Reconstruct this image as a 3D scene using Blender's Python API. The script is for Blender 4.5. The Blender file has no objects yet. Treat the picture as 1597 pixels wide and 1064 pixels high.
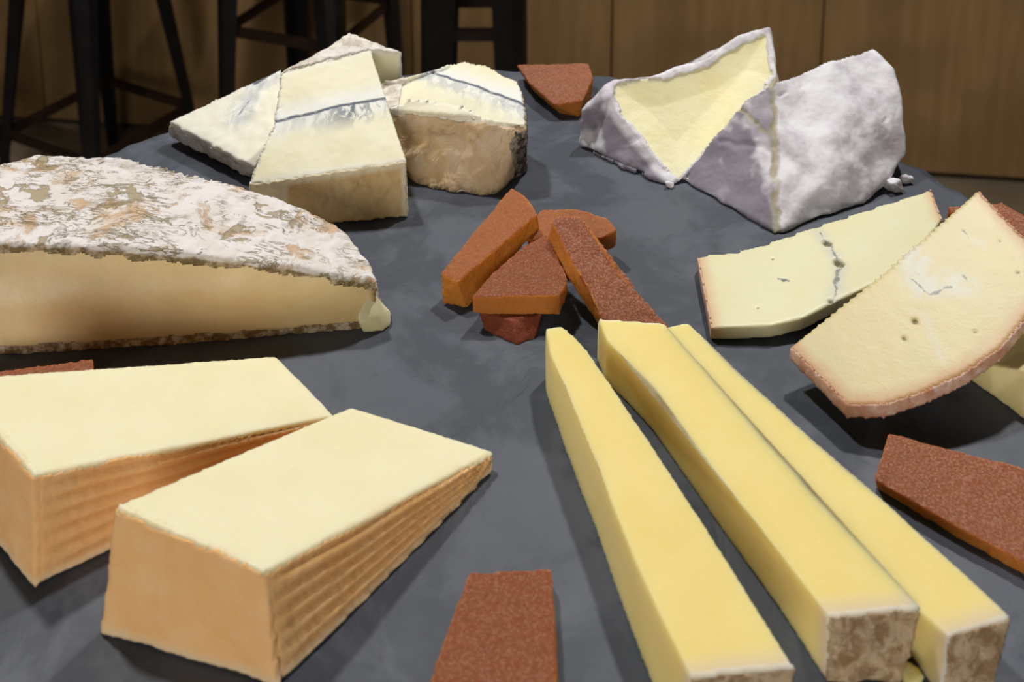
import bpy, bmesh, math, random
import numpy as np
from mathutils import Vector, noise
from mathutils.bvhtree import BVHTree

C = bpy.context.scene.collection
ZT = 0.93                      # height of the slate's top face above the floor (m)
random.seed(4)

# ------------------------------------------------------------------ camera, world, lights, exposure
cam_d = bpy.data.cameras.new('camera')
cam_d.sensor_width = 36.0
cam_d.lens = 33.813
cam_d.shift_y = -0.5432
cam_d.clip_start = 0.01
cam_d.dof.use_dof = True
cam_d.dof.focus_distance = 0.30
cam_d.dof.aperture_fstop = 21.0
cam = bpy.data.objects.new('camera', cam_d)
C.objects.link(cam)
cam.location = (0, -0.218, ZT + 0.206)
cam.rotation_euler = (math.radians(80), 0, 0)
bpy.context.scene.camera = cam

world = bpy.data.worlds.new('room_light')
bpy.context.scene.world = world
world.use_nodes = True
world.node_tree.nodes['Background'].inputs[0].default_value = (1.0, 0.98, 0.97, 1)
world.node_tree.nodes['Background'].inputs[1].default_value = 0.03

def lamp(name, loc, target, power, size, col):
    d = bpy.data.lights.new(name, 'AREA')
    d.shape = 'DISK'; d.size = size; d.energy = power; d.color = col
    o = bpy.data.objects.new(name, d); C.objects.link(o)
    o.location = loc
    o.rotation_euler = (Vector(target) - Vector(loc)).to_track_quat('-Z', 'Y').to_euler()
    return o
lamp('ceiling_lamp', (-0.50, 0.62, ZT + 1.35), (0, 0, ZT), 14.0, 0.10, (1.0, 0.98, 0.94))
lamp('ceiling_lamp.001', (0.48, 0.82, ZT + 1.35), (0, 0, ZT), 15.5, 0.10, (1.0, 0.975, 0.94))
lamp('front_fill_lamp', (-0.35, -1.60, ZT + 0.38), (0, 0, ZT + .01), 14.5, 0.9, (1.0, 0.94, 0.88))  # unseen low fill added behind the camera to brighten the front faces

vs = bpy.context.scene.view_settings
vs.view_transform = 'Standard'; vs.look = 'None'; vs.gamma = 1.0; vs.use_curve_mapping = False
vs.exposure = -0.07

# ------------------------------------------------------------------ material helpers
class M:
    def __init__(s, name, rough=0.5, spec=0.5, sss=0.0, rad=(1, .6, .3), sss_mm=2.0, coat=0.0):
        s.m = bpy.data.materials.new(name); s.m.use_nodes = True
        s.t = s.m.node_tree; s.b = s.t.nodes['Principled BSDF']
        s.b.inputs['Roughness'].default_value = rough
        s.b.inputs['Specular IOR Level'].default_value = spec
        s.b.inputs['Subsurface Weight'].default_value = sss
        s.b.inputs['Subsurface Radius'].default_value = rad
        s.b.inputs['Subsurface Scale'].default_value = sss_mm / 1000
        s.b.inputs['Coat Weight'].default_value = coat
        tc = s.t.nodes.new('ShaderNodeTexCoord')
        mp = s.t.nodes.new('ShaderNodeMapping'); mp.inputs['Scale'].default_value = (100, 100, 100)
        s.t.links.new(tc.outputs['Object'], mp.inputs[0]); s.cm = mp.outputs[0]   # object coordinates in centimetres
        s.bumps = None
    def node(s, k): return s.t.nodes.new(k)
    def put(s, sock, v):
        if hasattr(v, 'is_linked') or isinstance(v, bpy.types.NodeSocket): s.t.links.new(v, sock)
        elif isinstance(v, tuple) and len(v) == 3 and sock.type == 'RGBA': sock.default_value = (*v, 1)
        else: sock.default_value = v
    def scaled(s, sx, sy, sz):
        n = s.node('ShaderNodeMapping'); s.put(n.inputs[0], s.cm); n.inputs['Scale'].default_value = (sx, sy, sz); return n.outputs[0]
    def noise(s, scale, detail=3, rough=.55, vec=None, dist=0.0):
        n = s.node('ShaderNodeTexNoise'); s.put(n.inputs['Vector'], vec or s.cm)
        n.inputs['Scale'].default_value = scale; n.inputs['Detail'].default_value = detail
        n.inputs['Roughness'].default_value = rough; n.inputs['Distortion'].default_value = dist
        return n.outputs[0]
    def voro(s, scale, feature='F1', vec=None):
        n = s.node('ShaderNodeTexVoronoi'); s.put(n.inputs['Vector'], vec or s.cm); n.feature = feature
        n.inputs['Scale'].default_value = scale; return n.outputs['Distance']
    def wave(s, scale, dist, vec=None, ds=1.0):
        n = s.node('ShaderNodeTexWave'); s.put(n.inputs['Vector'], vec or s.cm)
        n.inputs['Scale'].default_value = scale; n.inputs['Distortion'].default_value = dist; n.inputs['Detail'].default_value = 3
        n.inputs['Detail Scale'].default_value = ds
        return n.outputs['Fac']
    def attr(s, name):
        n = s.node('ShaderNodeAttribute'); n.attribute_name = name; return n.outputs['Fac']
    def ramp(s, v, a, b, lo=0.0, hi=1.0):
        n = s.node('ShaderNodeMapRange'); n.interpolation_type = 'SMOOTHSTEP'
        s.put(n.inputs['Value'], v)
        n.inputs['From Min'].default_value = min(a, b); n.inputs['From Max'].default_value = max(a, b)
        if a > b: lo, hi = hi, lo
        n.inputs['To Min'].default_value = lo; n.inputs['To Max'].default_value = hi
        return n.outputs[0]
    def math(s, op, a, b=0.0):
        n = s.node('ShaderNodeMath'); n.operation = op; s.put(n.inputs[0], a); s.put(n.inputs[1], b); return n.outputs[0]
    def mix(s, f, a, b):
        n = s.node('ShaderNodeMix'); n.data_type = 'RGBA'
        s.put(n.inputs[0], f); s.put(n.inputs[6], a); s.put(n.inputs[7], b); return n.outputs[2]
    def bump(s, h, strength, mm):
        n = s.node('ShaderNodeBump'); s.put(n.inputs['Height'], h)
        n.inputs['Strength'].default_value = strength; n.inputs['Distance'].default_value = mm / 1000
        if s.bumps is not None: s.put(n.inputs['Normal'], s.bumps)
        s.bumps = n.outputs[0]; s.put(s.b.inputs['Normal'], s.bumps)
    def color(s, c): s.put(s.b.inputs['Base Color'], c); return s
    def roughness(s, r): s.put(s.b.inputs['Roughness'], r)

def paste(name, col, col2, edge=None, edge_w=.35, sss=.3, rough=.5, spec=.35, bump=.25, extra=None, mm=2.5, rad=(1, .72, .38)):
    m = M(name, rough, spec, sss, rad, mm)
    c = m.mix(m.ramp(m.noise(.55, 3), .35, .68), col, col2)
    c = m.mix(m.ramp(m.noise(7, 2), .62, .8, 0, .35), c, tuple(min(1, x * 1.12) for x in col))
    if edge:
        w = m.math('ADD', m.attr('edge'), m.math('MULTIPLY', m.math('SUBTRACT', m.noise(1.6, 3), .5), .25))
        c = m.mix(m.ramp(w, edge_w, .0, 0, 1), c, edge)
    if extra: c = extra(m, c)
    m.color(c)
    m.bump(m.noise(9, 4, .6), bump, .25)
    m.bump(m.noise(1.4, 2), .12, .5)
    return m.m

def ash(m, c):
    s = m.math('ADD', m.attr('ash'), m.math('MULTIPLY', m.math('SUBTRACT', m.noise(1.1, 5), .5), .30))
    al = m.attr('along')
    line = m.math('MULTIPLY', m.ramp(m.math('ABSOLUTE', s), .10, .02), m.ramp(m.noise(2.2, 4), .30, .46, .45, .95))
    vein = m.math('MULTIPLY', m.ramp(s, .0, .05), m.ramp(s, 1.15, .25))
    blot = m.math('MULTIPLY', m.ramp(m.noise(2.0, 5, .65, m.scaled(1.3, .8, .8), .8), .42, .55), al)
    wash = m.math('MULTIPLY', m.ramp(m.noise(1.1, 4, .6, m.scaled(1.6, .4, .4)), .44, .64, 0, .55), m.ramp(s, 1.0, .1))
    pale = m.ramp(m.math('ABSOLUTE', s), 1.0, .1, 0, .75)
    c = m.mix(pale, c, (.84, .86, .86))
    c = m.mix(m.math('MULTIPLY', vein, wash), c, (.36, .39, .42))
    c = m.mix(m.math('MULTIPLY', vein, blot), c, (.12, .15, .19))
    return m.mix(line, c, (.06, .08, .12))

def blue_specks(m, c):
    a = m.attr('blue')
    f = m.math('MULTIPLY', a, m.ramp(m.noise(1.6, 5, .65), .30, .55))
    c = m.mix(m.math('MULTIPLY', f, .85), c, (.60, .60, .51))
    c = m.mix(m.ramp(m.math('ADD', m.attr('hole'), m.math('MULTIPLY', m.math('SUBTRACT', m.noise(4, 4, .6), .5), .7)), .35, .75, 0, .92), c, (.20, .17, .07))
    c = m.mix(m.ramp(m.math('ADD', m.attr('vein'), m.math('MULTIPLY', m.math('SUBTRACT', m.noise(3, 5, .65), .5), 1.6)), .55, .95, 0, .85), c, (.16, .17, .17))
    return c

def pale_rim(m, c):
    return m.mix(m.ramp(m.math('ADD', m.attr('edge'), m.math('MULTIPLY', m.math('SUBTRACT', m.noise(3, 3), .5), .10)), .09, .03, 0, .7), c, (.88, .78, .64))

MAT = {}
MAT['washed_paste'] = paste('washed_paste', (.88, .81, .55), (.86, .78, .50), (.86, .71, .44), .12, .6, .5, .35, .2, None, 4.0)
m = M('washed_rind', .55, .3)
c = m.mix(m.ramp(m.noise(1.1, 5, .6), .35, .7), (.92, .52, .20), (.94, .58, .26))
c = m.mix(m.ramp(m.noise(5, 4, .6), .55, .75, 0, .5), c, (.86, .60, .34))
c = m.mix(m.ramp(m.attr('low'), .35, .0, 0, .8), c, (.84, .70, .46))
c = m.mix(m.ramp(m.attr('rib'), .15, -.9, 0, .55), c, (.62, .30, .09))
m.color(c); m.bump(m.noise(6, 5, .6), .5, .5); MAT['washed_rind'] = m.m

MAT['brie_paste'] = paste('brie_paste', (.84, .66, .36), (.78, .58, .29), (.46, .32, .14), .25, .35, .38, .45)
m = M('brie_rind', .8, .2)
lv = m.scaled(.62, 2.1, 1)
lines = m.math('MULTIPLY', m.ramp(m.math('ABSOLUTE', m.math('SUBTRACT', m.noise(1.5, 4, .6, lv, 1.8), .5)), .040, .012), m.ramp(m.noise(.62, 3), .43, .54))
tan = m.ramp(m.math('ADD', m.noise(.50, 5, .62, None, .6), m.math('MULTIPLY', lines, .05)), .515, .585)
olive = m.ramp(m.noise(.80, 6, .62, m.scaled(1, 1.3, 3), .9), .575, .615)
f = m.math('SUBTRACT', m.math('SUBTRACT', 1.0, m.math('MULTIPLY', lines, .6)), m.math('ADD', m.math('MULTIPLY', tan, .5), m.math('MULTIPLY', olive, .6)))
c = m.mix(m.ramp(m.noise(.9, 4), .4, .65), (.79, .745, .73), (.74, .68, .62))
c = m.mix(m.math('MULTIPLY', tan, m.ramp(m.noise(2.2, 5, .6), .36, .56)), c, (.60, .42, .27))
c = m.mix(m.math('MULTIPLY', lines, .8), c, (.36, .29, .18))
c = m.mix(m.math('MULTIPLY', olive, .85), c, (.36, .28, .15))
c = m.mix(m.ramp(m.math('ADD', m.attr('fringe'), m.math('MULTIPLY', m.math('SUBTRACT', m.noise(2.2, 4), .5), .22)), .05, .14, 0, .95), c, m.mix(m.ramp(m.noise(3, 5, .65), .44, .60), (.20, .14, .05), (.50, .40, .24)))
m.color(c); m.bump(f, .7, 1.2); m.bump(m.noise(6, 4, .6), .35, .4); MAT['brie_rind'] = m.m
m = M('brie_bottom_rind', .8, .2)
c = m.mix(m.ramp(m.noise(3.2, 5, .65), .4, .62), (.22, .14, .06), (.62, .53, .40))
m.color(c); m.bump(m.noise(5, 4), .6, .6); MAT['brie_bottom_rind'] = m.m

MAT['ash_paste'] = paste('ash_paste', (.87, .83, .62), (.84, .78, .54), (.86, .82, .68), .3, .3, .5, .35, .18, ash)
MAT['goat_paste'] = paste('goat_paste', (.90, .87, .74), (.88, .84, .66), (.86, .82, .72), .3, .3, .6, .25, .3, ash)
m = M('tan_rind', .6, .3)
c = m.mix(m.ramp(m.noise(.9, 5, .6, None, .8), .32, .68), (.62, .42, .21), (.74, .56, .36))
c = m.mix(m.ramp(m.noise(1.3, 5, .6), .52, .72, 0, .7), c, (.78, .65, .48))
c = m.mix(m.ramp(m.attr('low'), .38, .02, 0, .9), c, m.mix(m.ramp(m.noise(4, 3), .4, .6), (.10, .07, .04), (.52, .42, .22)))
m.color(c); m.bump(m.noise(1.0, 3, .5, None, 1.4), .9, 2.4); m.bump(m.noise(6, 4), .15, .4); MAT['tan_rind'] = m.m
m = M('cream_tan_rind', .6, .3)
c = m.mix(m.ramp(m.noise(.9, 5, .6), .3, .7), (.64, .43, .18), (.76, .57, .29))
c = m.mix(m.ramp(m.attr('topd'), .42, .16, 0, .9), c, (.84, .76, .52))
c = m.mix(m.ramp(m.noise(3.2, 4), .60, .72, 0, .5), c, (.75, .62, .40))
m.color(c); m.bump(m.noise(1.6, 4, .55), .5, 1.2); m.bump(m.noise(7, 4), .3, .5); MAT['cream_tan_rind'] = m.m
m = M('ash_crust', .85, .15)
c = m.mix(m.ramp(m.noise(2.2, 6, .65), .38, .62), (.60, .53, .45), (.90, .84, .76))
c = m.mix(m.ramp(m.noise(1.1, 4), .42, .6, 0, .85), c, (.83, .78, .72))
m.color(c); m.bump(m.noise(2.5, 5, .6), .7, 1.3); MAT['ash_crust'] = m.m
m = M('dark_crust', .85, .15)
c = m.mix(m.ramp(m.noise(3.0, 6, .65), .40, .62), (.07, .05, .04), (.42, .36, .29))
m.color(c); m.bump(m.noise(3.5, 6, .65), 1, 2.0); MAT['dark_crust'] = m.m

m = M('bloomy_rind', .85, .2)
c = m.mix(m.ramp(m.noise(.50, 4, .6), .40, .62), (.81, .79, .83), (.56, .515, .56))
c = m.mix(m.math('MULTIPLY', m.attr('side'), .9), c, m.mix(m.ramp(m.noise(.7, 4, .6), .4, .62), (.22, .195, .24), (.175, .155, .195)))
c = m.mix(m.ramp(m.noise(1.1, 4, .6, None, 1.0), .64, .74, 0, .45), c, (.55, .49, .47))
c = m.mix(m.ramp(m.noise(.55, 3), .52, .66, 0, .7), c, (.86, .84, .87))
c = m.mix(m.ramp(m.math('ADD', m.attr('crease'), m.math('MULTIPLY', m.math('SUBTRACT', m.noise(2.6, 4), .5), .30)), .21, .05, 0, .85), c, (.36, .32, .20))
m.color(c); m.bump(m.noise(.9, 3, .5, None, .3), .45, 1.6); m.bump(m.noise(7, 3), .2, .3); MAT['bloomy_rind'] = m.m
MAT['camembert_paste'] = paste('camembert_paste', (.87, .81, .52), (.85, .77, .43), (.86, .81, .62), .25, .35, .45, .4, .5)

MAT['morbier_paste'] = paste('morbier_paste', (.63, .535, .275), (.60, .515, .275), (.54, .33, .16), .50, .35, .42, .4, .2, blue_specks)
MAT['morbier_pale'] = paste('morbier_pale', (.76, .73, .48), (.76, .70, .43), (.72, .51, .30), .45, .35, .42, .4, .2, blue_specks)
MAT['block_paste'] = paste('block_paste', (.85, .73, .36), (.82, .70, .34), (.74, .46, .24), .4)
m = M('morbier_rind', .6, .3)
c = m.mix(m.ramp(m.noise(2.0, 5, .6), .35, .65), (.55, .27, .16), (.72, .50, .38))
c = m.mix(m.ramp(m.noise(4, 4), .58, .7, 0, .6), c, (.80, .68, .60))
m.color(c); m.bump(m.noise(5, 5), .6, .6); MAT['morbier_rind'] = m.m

MAT['comte_paste'] = paste('comte_paste', (.86, .70, .285), (.84, .67, .245), (.78, .62, .38), .50, .9, .6, .15, .12, pale_rim, 6.0, (1, .95, .85))
m = M('comte_rind', .75, .25)
c = m.mix(m.ramp(m.noise(3.2, 5, .65, None, .6), .38, .62), (.30, .19, .09), (.56, .42, .26))
c = m.mix(m.ramp(m.noise(7, 3), .6, .72, 0, .6), c, (.70, .58, .42))
m.color(c); m.bump(m.noise(4, 5, .6, None, .6), .8, 1.0); MAT['comte_rind'] = m.m

def quince(name, deep, top, frost):
    m = M(name, .6, .3, .55, (1, .35, .12), 3.0)
    up = m.attr('up')
    c = m.mix(m.ramp(m.math('ADD', up, m.math('MULTIPLY', m.math('SUBTRACT', m.noise(1.3, 4), .5), .9)), .35, .95), deep, top)
    g = m.ramp(m.noise(17, 3, .6), .44, .66, 0, 1)
    c = m.mix(m.math('MULTIPLY', up, m.math('MULTIPLY', g, frost)), c, (.60, .34, .24))
    c = m.mix(m.math('MULTIPLY', up, m.ramp(m.noise(22, 1), .70, .78, 0, frost)), c, (.88, .72, .60))
    m.color(c)
    m.roughness(m.ramp(m.noise(6, 3), .35, .65, .48, .72))
    m.bump(m.noise(15, 4, .65), .7, .6); m.bump(m.noise(1.5, 3), .4, 1.0)
    return m.m
MAT['quince'] = quince('quince', (.50, .17, .020), (.24, .066, .016), .24)
MAT['quince_frosted'] = quince('quince_frosted', (.50, .17, .020), (.26, .075, .024), .42)
MAT['quince_orange'] = quince('quince_orange', (.60, .22, .025), (.36, .115, .030), .18)
MAT['quince_dark'] = quince('quince_dark', (.20, .04, .012), (.24, .05, .018), .15)

m = M('slate', .6, .34)
n1 = m.noise(.26, 6, .6, None, .5); n2 = m.noise(.8, 6, .6, None, .2)
c = m.mix(m.ramp(n1, .44, .55), (.052, .061, .080), (.083, .094, .118))
c = m.mix(m.ramp(n2, .50, .70, 0, .45), c, (.110, .123, .150))
c = m.mix(m.ramp(m.noise(2.6, 4, .6), .64, .76, 0, .5), c, (.040, .044, .056))
m.color(c); m.roughness(m.ramp(n2, .3, .7, .52, .66))
m.bump(m.ramp(n1, .44, .56), .18, .8); m.bump(n2, .16, .6); m.bump(m.noise(6, 4, .6), .10, .2)
MAT['slate'] = m.m

m = M('black_steel', .45, .4); m.color(m.mix(m.ramp(m.noise(.3, 3), .3, .7), (.006, .006, .007), (.012, .012, .013))); MAT['black_steel'] = m.m
m = M('brown_steel', .5, .4); m.color(m.mix(m.ramp(m.noise(.3, 3), .3, .7), (.018, .008, .005), (.028, .011, .007))); MAT['brown_steel'] = m.m
def wood(name, a, b, sc=(.35, .35, .02)):
    m = M(name, .6, .3)
    v = m.scaled(*sc)
    c = m.mix(m.ramp(m.noise(1.2, 5, .6, v, .6), .32, .68), a, b)
    c = m.mix(m.ramp(m.noise(.05, 2), .4, .62, 0, .5), c, tuple(x * .7 for x in a))
    m.color(c); m.bump(m.noise(3, 4, .6, v), .15, .4); return m.m
MAT['panel_wood'] = wood('panel_wood', (.36, .215, .085), (.44, .275, .12))
MAT['panel_wood_grey'] = wood('panel_wood_grey', (.28, .165, .068), (.36, .22, .10))
MAT['wall_dark'] = wood('wall_dark', (.08, .045, .02), (.11, .06, .03))
MAT['floor_wood'] = wood('floor_wood', (.22, .17, .11), (.28, .21, .14), (.02, .35, .35))
MAT['table_wood'] = wood('table_wood', (.16, .09, .04), (.24, .14, .07))

# ------------------------------------------------------------------ geometry helpers
def tag(o, label, cat, group=None):
    o['label'] = label; o['category'] = cat
    if group: o['group'] = group
    return o
def thing(name, loc, label, cat, group=None, rz=0.0):
    o = bpy.data.objects.new(name, None); o.empty_display_size = .05; C.objects.link(o)
    o.location = loc; o.rotation_euler = (0, 0, rz)
    return tag(o, label, cat, group)
def obj(name, me, mat, parent=None):
    o = bpy.data.objects.new(name, me); C.objects.link(o)
    me.materials.clear(); me.materials.append(mat)
    if parent: o.parent = parent
    return o
def mesh_np(name, V, F, attrs=None):                    # V in metres
    me = bpy.data.meshes.new(name)
    me.from_pydata([tuple(v) for v in V], [], [tuple(f) for f in F])
    me.polygons.foreach_set('use_smooth', [True] * len(me.polygons))
    for k, a in (attrs or {}).items():
        at = me.attributes.new(k, 'FLOAT', 'POINT'); at.data.foreach_set('value', np.asarray(a, dtype=np.float32))
    me.update()
    return me
def box_mesh(name, lo, hi, bev=.004):
    bm = bmesh.new(); bmesh.ops.create_cube(bm, size=1)
    for v in bm.verts:
        v.co = Vector([(lo[i] + hi[i]) / 2 + v.co[i] * (hi[i] - lo[i]) for i in range(3)])
    if bev: bmesh.ops.bevel(bm, geom=bm.edges[:], offset=bev, segments=2, affect='EDGES', profile=.5)
    me = bpy.data.meshes.new(name); bm.to_mesh(me); bm.free(); return me

def n3(p, s, seed=0.0): return noise.noise(Vector((p[0] * s + seed, p[1] * s - seed, p[2] * s + 2 * seed)))
def fbm(p, s, seed=0.0): return noise.fractal(Vector((p[0] * s + seed, p[1] * s, p[2] * s - seed)), 1.0, 2.0, 4)

class Solid:
    """A lump cut with the knife: a closed polyhedron given in cm, turned into an even, softly rounded skin."""
    def __init__(s, faces, voxel=.065, smooth=4, disp=None, rind=None):
        # faces: list of (region, [points in cm]); points are shared by value
        key = {}; pts = []; bm = bmesh.new(); regs = []; bv = []
        def vid(p):
            k = (round(p[0], 3), round(p[1], 3), round(p[2], 3))
            if k not in key: key[k] = bm.verts.new(k); pts.append(k)
            return key[k]
        lay = bm.faces.layers.int.new('reg')
        s.names = []
        for r, ps in faces:
            if r not in s.names: s.names.append(r)
            vs_ = []
            for p in ps:
                v = vid(p)
                if not vs_ or (v is not vs_[-1]): vs_.append(v)
            if vs_[0] is vs_[-1]: vs_.pop()
            if len(vs_) < 3: continue
            f = bm.faces.new(vs_); f[lay] = s.names.index(r)
        bmesh.ops.triangulate(bm, faces=bm.faces[:], ngon_method='EAR_CLIP')
        bmesh.ops.recalc_face_normals(bm, faces=bm.faces[:])
        s._finish(bm, lay, voxel, smooth, disp, rind)
    def _finish(s, bm, lay, voxel, smooth, disp, rind):
        P = np.array([v.co[:] for v in bm.verts])
        s.o = np.array([P[:, 0].mean(), P[:, 1].mean(), max(0.0, P[:, 2].min())])
        bm.faces.ensure_lookup_table()
        regs = [f[lay] for f in bm.faces]
        tris = [[v.index for v in f.verts] for f in bm.faces] if bm.verts.index_update() is None else []
        co = [v.co.copy() for v in bm.verts]
        tree = BVHTree.FromPolygons(co, tris)
        s.sub = {}
        for i, nme in enumerate(s.names):
            t = [tr for tr, r in zip(tris, regs) if r == i]
            if t: s.sub[nme] = BVHTree.FromPolygons(co, t)
        me = bpy.data.meshes.new('tmp'); bm.to_mesh(me); bm.free()
        o = bpy.data.objects.new('tmp', me); C.objects.link(o)
        r = o.modifiers.new('r', 'REMESH'); r.mode = 'VOXEL'; r.voxel_size = voxel; r.adaptivity = 0
        k = o.modifiers.new('s', 'SMOOTH'); k.factor = .5; k.iterations = smooth
        dg = bpy.context.evaluated_depsgraph_get(); dg.update()
        ev = o.evaluated_get(dg); m2 = ev.to_mesh()
        n = len(m2.vertices)
        V = np.empty(n * 3); m2.vertices.foreach_get('co', V); s.V = V.reshape(-1, 3)
        N = np.empty(n * 3); m2.vertex_normals.foreach_get('vector', N); s.N = N.reshape(-1, 3)
        s.F = [tuple(p.vertices) for p in m2.polygons]
        ev.to_mesh_clear(); bpy.data.objects.remove(o); bpy.data.meshes.remove(me)
        near = tree.find_nearest
        s.reg = [s.names[regs[near(Vector(v))[2]]] for v in s.V]
        s.base = s.V.copy()
        if disp:
            d = np.array([disp(v, r_, nn) for v, r_, nn in zip(s.V, s.reg, s.N)])
            s.V = s.V + s.N * d[:, None]
        s.V[:, 2] = np.maximum(s.V[:, 2], 0.0)
        s.attrs = {}
        if rind: s.attrs['edge'] = s.dist(rind)
    def dist(s, names):
        ts = [s.sub[n] for n in names if n in s.sub]
        return np.array([min(t.find_nearest(Vector(v))[3] for t in ts) for v in s.base])
    def metres(s, V): return (V - s.o) / 100
    def loc(s): return (s.o[0] / 100, s.o[1] / 100, ZT + s.o[2] / 100)
    def mesh(s, name, attrs=None):
        a = dict(s.attrs); a.update(attrs or {})
        return mesh_np(name, s.metres(s.V), s.F, a)
    def shell(s, name, pick, thick, attrs=None, inner=.02, wav=0.0):
        """a thin closed crust over the faces that pick(region, point) accepts"""
        ok = np.array([pick(r, v) for r, v in zip(s.reg, s.base)])
        F = [f for f in s.F if sum(ok[i] for i in f) >= 3]
        used = sorted({i for f in F for i in f}); ix = {i: k for k, i in enumerate(used)}; n = len(used)
        t = np.array([thick(s.base[i]) if callable(thick) else thick for i in used])
        out = s.V[used] + s.N[used] * t[:, None]; inn = s.V[used] - s.N[used] * inner
        out[:, 2] = np.maximum(out[:, 2], 0.0)
        inn[:, 2] = np.maximum(inn[:, 2], 0.0)
        FF = [tuple(ix[i] for i in f) for f in F]
        cnt = {}
        for f in FF:
            for a, b in zip(f, f[1:] + f[:1]):
                cnt[(a, b)] = cnt.get((a, b), 0) + 1
        rim = [(a, b) for (a, b) in cnt if (b, a) not in cnt]
        G = FF + [tuple(n + i for i in reversed(f)) for f in FF] + [(b, a, n + a, n + b) for a, b in rim]
        at = {k: np.concatenate([np.asarray(v)[used]] * 2) for k, v in {**s.attrs, **(attrs or {})}.items()}
        return mesh_np(name, s.metres(np.vstack([out, inn])), G, at)

def prism(tops, bots, sides=None, top='top', bot='bottom'):
    n = len(tops); out = [(top, list(tops)), (bot, list(reversed(bots)))]
    for i in range(n):
        j = (i + 1) % n
        out.append(((sides or {}).get(i, 'side'), [tops[j], tops[i], bots[i], bots[j]]))
    return out
def hull(points, region):
    """convex lump; region(normal, centre) names each face"""
    bm = bmesh.new()
    for p in points: bm.verts.new(p)
    r = bmesh.ops.convex_hull(bm, input=bm.verts[:])
    bmesh.ops.delete(bm, geom=[g for g in r['geom_interior'] if isinstance(g, bmesh.types.BMVert)], context='VERTS')
    bm.normal_update()
    f = [(region(f.normal, f.calc_center_median()), [tuple(v.co) for v in f.verts]) for f in bm.faces]
    bm.free(); return f
def drop(pts, dz, dx=0.0, dy=0.0): return [(p[0] + dx, p[1] + dy, max(0.0, p[2] - dz)) for p in pts]
def flat(pts, z=0.0): return [(p[0], p[1], z) for p in pts]
def linedist(v, p, q):
    p, q, v = Vector(p), Vector(q), Vector(v); u = max(0, min(1, (v - p).dot(q - p) / max(1e-9, (q - p).length_squared))); return (v - p.lerp(q, u)).length
def seg_u(p, a, b):
    dx, dy = b[0] - a[0], b[1] - a[1]
    return ((p[0] - a[0]) * dx + (p[1] - a[1]) * dy) / (dx * dx + dy * dy)

# ------------------------------------------------------------------ the setting
W0 = (-1.0199, 1.8057); W1 = (1.0298, 1.5760)
wang = math.atan2(W1[1] - W0[1], W1[0] - W0[0])
wl = bpy.data.objects.new('wall_back', box_mesh('wall_back', (-2.6, .012, 0), (3.4, .12, 2.6), 0)); C.objects.link(wl)
wl.data.materials.append(MAT['wall_dark']); wl['kind'] = 'structure'
wl.location = (W0[0], W0[1], 0); wl.rotation_euler = (0, 0, wang)
pm = box_mesh('panel', (.0015, -.012, .0), (.4225, .012, 2.3), .003)
x = 1.660 - .424 * 8
for k in range(12):
    p = obj('panel', pm, MAT['panel_wood'] if k != 7 else MAT['panel_wood'], wl)
    p.location = (x, 0, .012); x += .424
fl = bpy.data.objects.new('floor', box_mesh('floor', (-3.5, -2.0, -.05), (3.5, 2.4, 0), 0)); C.objects.link(fl)
fl.data.materials.append(MAT['floor_wood']); fl['kind'] = 'structure'

# ------------------------------------------------------------------ table and slate
t = thing('pedestal_table', (-.0056, -.0021, 0), 'round wooden pedestal table carrying the slate board', 'table')
def disc(name, r0, r1, z0, z1, seg=64):
    bm = bmesh.new(); bmesh.ops.create_cone(bm, cap_ends=True, segments=seg, radius1=r0, radius2=r1, depth=z1 - z0)
    for v in bm.verts: v.co.z += (z0 + z1) / 2
    bmesh.ops.bevel(bm, geom=[e for e in bm.edges if abs(e.verts[0].co.z - e.verts[1].co.z) < 1e-6], offset=.004, segments=2, affect='EDGES')
    me = bpy.data.meshes.new(name); bm.to_mesh(me); bm.free(); return me
obj('tabletop', disc('tabletop', .165, .165, ZT - .036, ZT - .010), MAT['table_wood'], t)
obj('column', disc('column', .035, .028, .02, ZT - .037), MAT['black_steel'], t)
obj('foot_disc', disc('foot_disc', .20, .18, 0, .02), MAT['black_steel'], t)

R = 19.96; NS, NR = 420, 170; V = []; F = []
for i in range(NR + 1):
    for j in range(NS):
        a = 2 * math.pi * j / NS; ca, sa = math.cos(a), math.sin(a)
        edge = R * (1 + .006 * n3((ca, sa, 0), 5, 3) + .004 * n3((ca, sa, 0), 17, 5))
        r = edge * (i / NR) ** .8
        x, y = r * ca, r * sa
        e = edge - r
        z = -.012 - .010 * n3((x, y, 0), .35, 2) + .006 * n3((x, y, 0), 1.4, 7) - .02 * (n3((x, y, 0), .22, 9) > .12)
        chip = .35 + .28 * n3((x, y, 0), .8, 4)
        if e < chip: z -= (chip - e) * (.55 + .5 * n3((x, y, 0), 1.5, 8))
        V.append((x / 100, y / 100, min(z, 0) / 100))
for i in range(NR):
    for j in range(NS):
        a, b = i * NS + j, i * NS + (j + 1) % NS
        F.append((a, a + NS, b + NS, b))
k = len(V)
for j in range(NS):
    v = V[NR * NS + j]; V.append((v[0] * .992, v[1] * .992, -.010))
for j in range(NS): F.append((NR * NS + j, k + j, k + (j + 1) % NS, NR * NS + (j + 1) % NS))
F.append(tuple(k + j for j in reversed(range(NS))))
sl = obj('slate_board', mesh_np('slate_board', V, F), MAT['slate'])
sl.location = (-.0056, -.0021, ZT)
tag(sl, 'large round dark grey slate board the cheeses are laid out on', 'board')

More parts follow.
